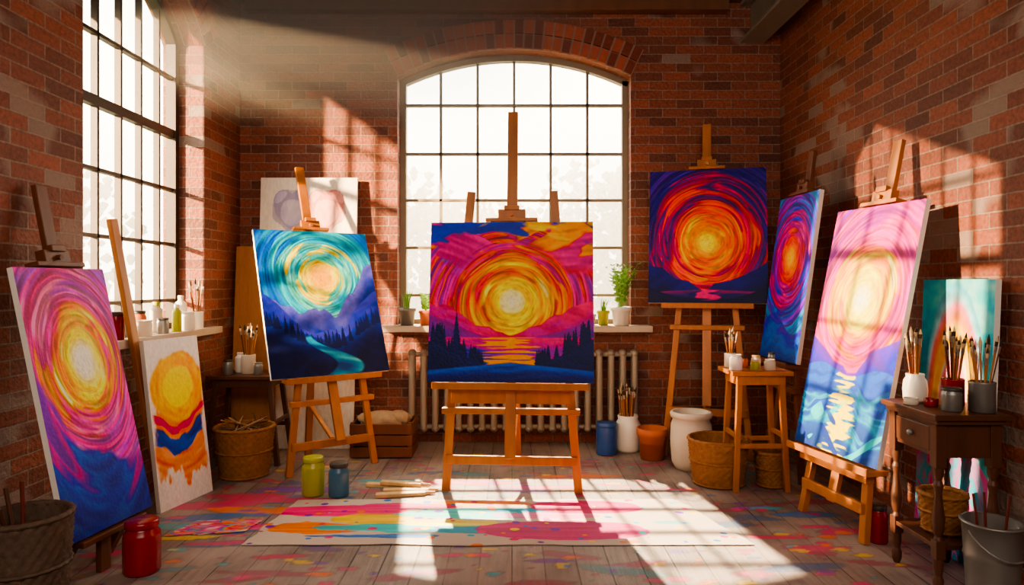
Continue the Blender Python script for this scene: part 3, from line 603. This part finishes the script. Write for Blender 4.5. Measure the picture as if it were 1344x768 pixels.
cc=N.new('ShaderNodeCombineColor'); [N.c(rg.outputs[0],cc.inputs[k]) for k in range(3)]
c1=mixc(N,1.0,bk.outputs['Color'],cc.outputs[0],'MULTIPLY'); n3=N.new('ShaderNodeTexNoise',Scale=2.2,Detail=6.0); N.c(tc.outputs['Object'],n3.inputs['Vector'])
r3=N.new('ShaderNodeMapRange'); N.c(n3.outputs[0],r3.inputs[0]); r3.inputs[1].default_value=.42;r3.inputs[2].default_value=.62;r3.inputs[3].default_value=0;r3.inputs[4].default_value=.55
c2=mixc(N,r3.outputs[0],c1,L('#b6a49a')); at=N.new('ShaderNodeAttribute',_attribute_name='Col')
pm=N.new('ShaderNodeMath',_operation='MULTIPLY'); N.c(at.outputs['Alpha'],pm.inputs[0]); N.c(rg.outputs[0],pm.inputs[1]); pm.use_clamp=True
c3=mixc(N,pm.outputs[0],c2,at.outputs['Color']); N.c(c3,N.b.inputs['Base Color']); N.b.inputs['Roughness'].default_value=.42
hm=N.new('ShaderNodeMath',_operation='MULTIPLY_ADD'); N.c(bk.outputs['Fac'],hm.inputs[0]); hm.inputs[1].default_value=-1.0; N.c(g.outputs[0],hm.inputs[2]); bp=N.new('ShaderNodeBump',Strength=.5,Distance=.006); N.c(hm.outputs[0],bp.inputs['Height']); N.c(bp.outputs[0],N.b.inputs['Normal'])
me.materials.append(m); me.update(); link(bpy.data.objects.new('floor',me))
def sheet(name,cs,fn,nx=460,ny=150,z=.004):
    u,v=np.meshgrid(np.linspace(0,1,nx),np.linspace(0,1,ny)); FL,FR,BR_,BL=[np.array(c) for c in cs]
    ed=.03*(fbm(u*7,v*5,5,4)-.5)
    P=(FL*(1-u[...,None])+FR*u[...,None])*(1-v[...,None])+(BL*(1-u[...,None])+BR_*u[...,None])*v[...,None]
    Z=z+.004*fbm(P[...,0]*3,P[...,1]*3,6,3); V=np.concatenate([P+ed[...,None],Z[...,None]],-1).reshape(-1,3)
    i=np.arange(nx*ny).reshape(ny,nx); F=np.stack([i[:-1,:-1],i[:-1,1:],i[1:,1:],i[1:,:-1]],-1).reshape(-1,4).tolist()
    me=bpy.data.meshes.new(name); me.from_pydata(V.tolist(),[],F); ca=me.color_attributes.new('Col','FLOAT_COLOR','POINT'); C=np.ones((nx*ny,4)); C[:,:3]=lin(np.clip(fn(u,v),0,1)).reshape(-1,3); ca.data.foreach_set('color',C.ravel()); me.materials.append(M_paint); me.update()
    o=link(bpy.data.objects.new(name,me)); s=o.modifiers.new('s','SOLIDIFY'); s.thickness=.003; return o
def p_sheet(u,v):
    img=np.ones(u.shape+(3,))*hx('#c4b5a8'); x=u*2.5; y=v*.7
    def bl(cx,cy,rx,ry,c,seed,a=1,w=.5):
        nonlocal img
        r=np.hypot((x-cx)/rx,(y-cy)/ry)+w*1.2*(fbm(x*3.5,y*9,seed,4)-.5); s=vn(x*3,y*60,seed+2); img=over(img,sst(1.03,.96,r)*a,np.clip(hx(c)[None,None]*(1+.25*(s-.5))[...,None],0,1))
    bl(.35,.5,.38,.10,'#e8407a',1,.85); bl(.28,.24,.28,.08,'#f07a3a',2,.8,.8); bl(.6,.36,.3,.08,'#f2c840',3,.9,1); bl(.75,.58,.3,.05,'#e0307a',4,.9,.9)
    bl(.8,.24,.40,.06,'#3ab0b8',5,.9,1.); bl(1.15,.44,.42,.07,'#58c4c0',6,.9,1.1); bl(.6,.12,.4,.03,'#3a70b8',7,.9,1.1); bl(1.0,.30,.3,.05,'#f4e070',8,.9,1)
    bl(1.25,.2,.3,.06,'#3a9ab8',15,.9,.9); bl(1.2,.62,.3,.05,'#f0905a',12,.8,.9); bl(1.5,.5,.3,.03,'#3aa0c0',13,.9,1)
    bl(1.62,.20,.46,.14,'#c81c74',9,1,.22); bl(1.55,.42,.3,.05,'#e87aa8',10,.8,.8); bl(1.85,.56,.36,.12,'#d02c72',11,1,.25); 
    bl(2.25,.3,.14,.04,'#58b8c0',14,.7,1)
    rs=np.random.RandomState(8)
    for i in range(110):
        cx,cy=rs.rand()*2.5,rs.rand()*.7; q=rs.uniform(.006,.022); c=PC[rs.randint(7)]; img=over(img,sst(1.05,.9,np.hypot((x-cx)/(q*1.3),(y-cy)/q)),hx(c))
    return img
sheet('painted_drop_cloth',[(-1.34,3.38),(1.20,3.38),(.98,4.10),(-1.28,4.08)],p_sheet)
def p_sheet2(u,v):
    s=vn(u*4,v*16,3)+.4*(fbm(u*5,v*5,8)-.5); return ramp(s,[(.1,'#d8ccc0'),(.3,'#e84a8a'),(.45,'#3a88c8'),(.6,'#f0b050'),(.75,'#e03070'),(.9,'#d8ccc0')])
sheet('painted_paper_sheet',[(-1.78,3.50),(-1.40,3.56),(-1.36,3.76),(-1.72,3.72)],p_sheet2,100,60)

# ------------------------------------------------------------- outside
b=MB(); b.box((0,36,-.65),(120,90,.1)); b.obj('lawn',[mat('grass','#3c4420',.9,0,.2,3,0)])
M_fol=mat('tree_foliage','#4a5424',.95,0,.45,1.2,0)
rs=random.Random(5)
for tx,ty,hh in ((-7,19,4.0),(-3.8,22,4.5),(-1,27,4.2),(1.2,26,4.0),(2.9,21,4.8),(4.8,18,5.0),(-5.6,30,5.4),(-2.6,32,5.2),(5.5,30,6.0),(-13,11,4.2),(-15,9,4.4),(-13,14,4.4),(-12,17,4.4)):
    b=MB(); b.cyl((tx,ty,-.6),(tx,ty,hh*.5),.16,.08,10,1)
    for i in range(800):
        a=rs.random()*2*pi; zz=rs.uniform(-.1,1); q=rs.random()**.45*2.2*math.sin(pi*min(1,max(0,(1.05-zz)*.80+.12)))**.6*(1+.2*math.sin(3*a+tx)); r=rs.uniform(.06,.17)
        b.lathe([(.001,-r),(r,-r*.2),(r*.8,r*.5),(.001,r)],(tx+math.cos(a)*q,ty+math.sin(a)*q,hh*zz+.3*math.sin(2*a+ty)),5,0,lambda t,k,rr_:r*.35*math.sin(5*t+k*2+i))
    b.obj('garden_tree',[M_fol,M_dark])
b=MB(); P2=[(3.2,2.66),(4.2,3.07),(5.3,3.51),(5.3,4.2),(3.2,4.2)]  # unseen sloped panel, added to cut the right wall's sun patch diagonally
b.add([(-2.62,y,z) for y,z in P2]+[(-2.65,y,z) for y,z in P2],[(0,1,2,3,4),(9,8,7,6,5)]+[(k,(k+1)%5,5+(k+1)%5,5+k) for k in range(5)]); b.obj('added_sun_blocker',[M_dark])
# low morning mist over the garden
m=bpy.data.materials.new('mist'); N=NT(m); N.n.remove(N.b); o=[x for x in N.n if x.type=='OUTPUT_MATERIAL'][0]
vs=N.new('ShaderNodeVolumeScatter',Density=.15,Anisotropy=.0,Color=(1,.97,.9,1)); N.c(vs.outputs[0],o.inputs['Volume'])
b=MB(); b.box((0,11.5,1.75),(9,6,4.5)); b.obj('garden_mist',[m])
b=MB(); b.box((-7.5,10.5,1.75),(5,4.4,4.5)); b.obj('garden_mist',[m])
# ------------------------------------------------------------- light
w=bpy.data.worlds.new('World'); S.world=w; w.use_nodes=True; bg=w.node_tree.nodes['Background']; bg.inputs[0].default_value=(1,.90,.72,1); bg.inputs[1].default_value=8.5
def sun(name,d,e,c,ang=.6):
    l=bpy.data.lights.new(name,'SUN'); l.energy=e; l.color=c; l.angle=math.radians(ang); o=link(bpy.data.objects.new(name,l)); o.rotation_euler=Vector(d).to_track_quat('-Z','Y').to_euler(); o.location=(0,0,6); return o
sun('sun_back',(.14,-1,-1.07),30,(1,.77,.48),1.0)
sun('sun_left',(4.43,-.5,-.92),16,(1,.69,.38))
sun('sun_glow',(1,1.0,-.32),34,(1,.66,.34),2)
def area(name,loc,d,sx,sy,e,c,portal=False):
    l=bpy.data.lights.new(name,'AREA'); l.shape='RECTANGLE'; l.size=sx; l.size_y=sy; l.energy=e; l.color=c; l.cycles.is_portal=portal
    o=link(bpy.data.objects.new(name,l)); o.location=loc; o.rotation_euler=Vector(d).to_track_quat('-Z','Z').to_euler(); return o
area('portal_back',(0,YB+.33,2.1),(0,-1,0),2.0,2.4,1,(1,1,1),True)
area('portal_left',(XL-.35,4.25,2.2),(1,0,0),1.5,2.6,1,(1,1,1),True)
area('added_fill_light',(0,-1.2,3.0),(0,1,-.28),3.2,1.2,115,(1,.86,.72))  # fill lamp added behind the camera to brighten the camera-facing paintings
# dusty air under the ceiling by the left window, thinning out downwards
b=MB(); z0,z1=2.42,3.5; b.box((-.7,4.45,(z0+z1)/2),(3.0,2.2,z1-z0)); m=bpy.data.materials.new('dusty_air'); N=NT(m); N.n.remove(N.b); o=[x for x in N.n if x.type=='OUTPUT_MATERIAL'][0]
tc=N.new('ShaderNodeTexCoord'); sp=N.new('ShaderNodeSeparateXYZ'); N.c(tc.outputs['Object'],sp.inputs[0])
def fade(sock,a,b_):
    r=N.new('ShaderNodeMapRange',_interpolation_type='SMOOTHSTEP'); N.c(sock,r.inputs[0]); r.inputs[1].default_value=a; r.inputs[2].default_value=b_; r.inputs[3].default_value=0; r.inputs[4].default_value=1; return r.outputs[0]
def mul(a,b_):
    q=N.new('ShaderNodeMath',_operation='MULTIPLY'); N.c(a,q.inputs[0]); 
    if isinstance(b_,float): q.inputs[1].default_value=b_
    else: N.c(b_,q.inputs[1])
    return q.outputs[0]
d=mul(mul(mul(fade(sp.outputs[2],z0,2.75),fade(sp.outputs[0],.7,-.7)),fade(sp.outputs[1],3.35,3.9)),.34)
vs=N.new('ShaderNodeVolumeScatter',Anisotropy=.0,Color=(1,.90,.74,1)); N.c(d,vs.inputs['Density']); N.c(vs.outputs[0],o.inputs['Volume']); b.obj('dust_haze',[m])
try: S.view_settings.look='AgX - Medium High Contrast'
except Exception as e: print(e)
cd=bpy.data.cameras.new('Camera'); cd.lens=24; cd.sensor_width=36; cd.shift_y=-12/1344; cam=link(bpy.data.objects.new('Camera',cd)); cam.location=(0,0,1.3); cam.rotation_euler=(pi/2,0,0); S.camera=cam
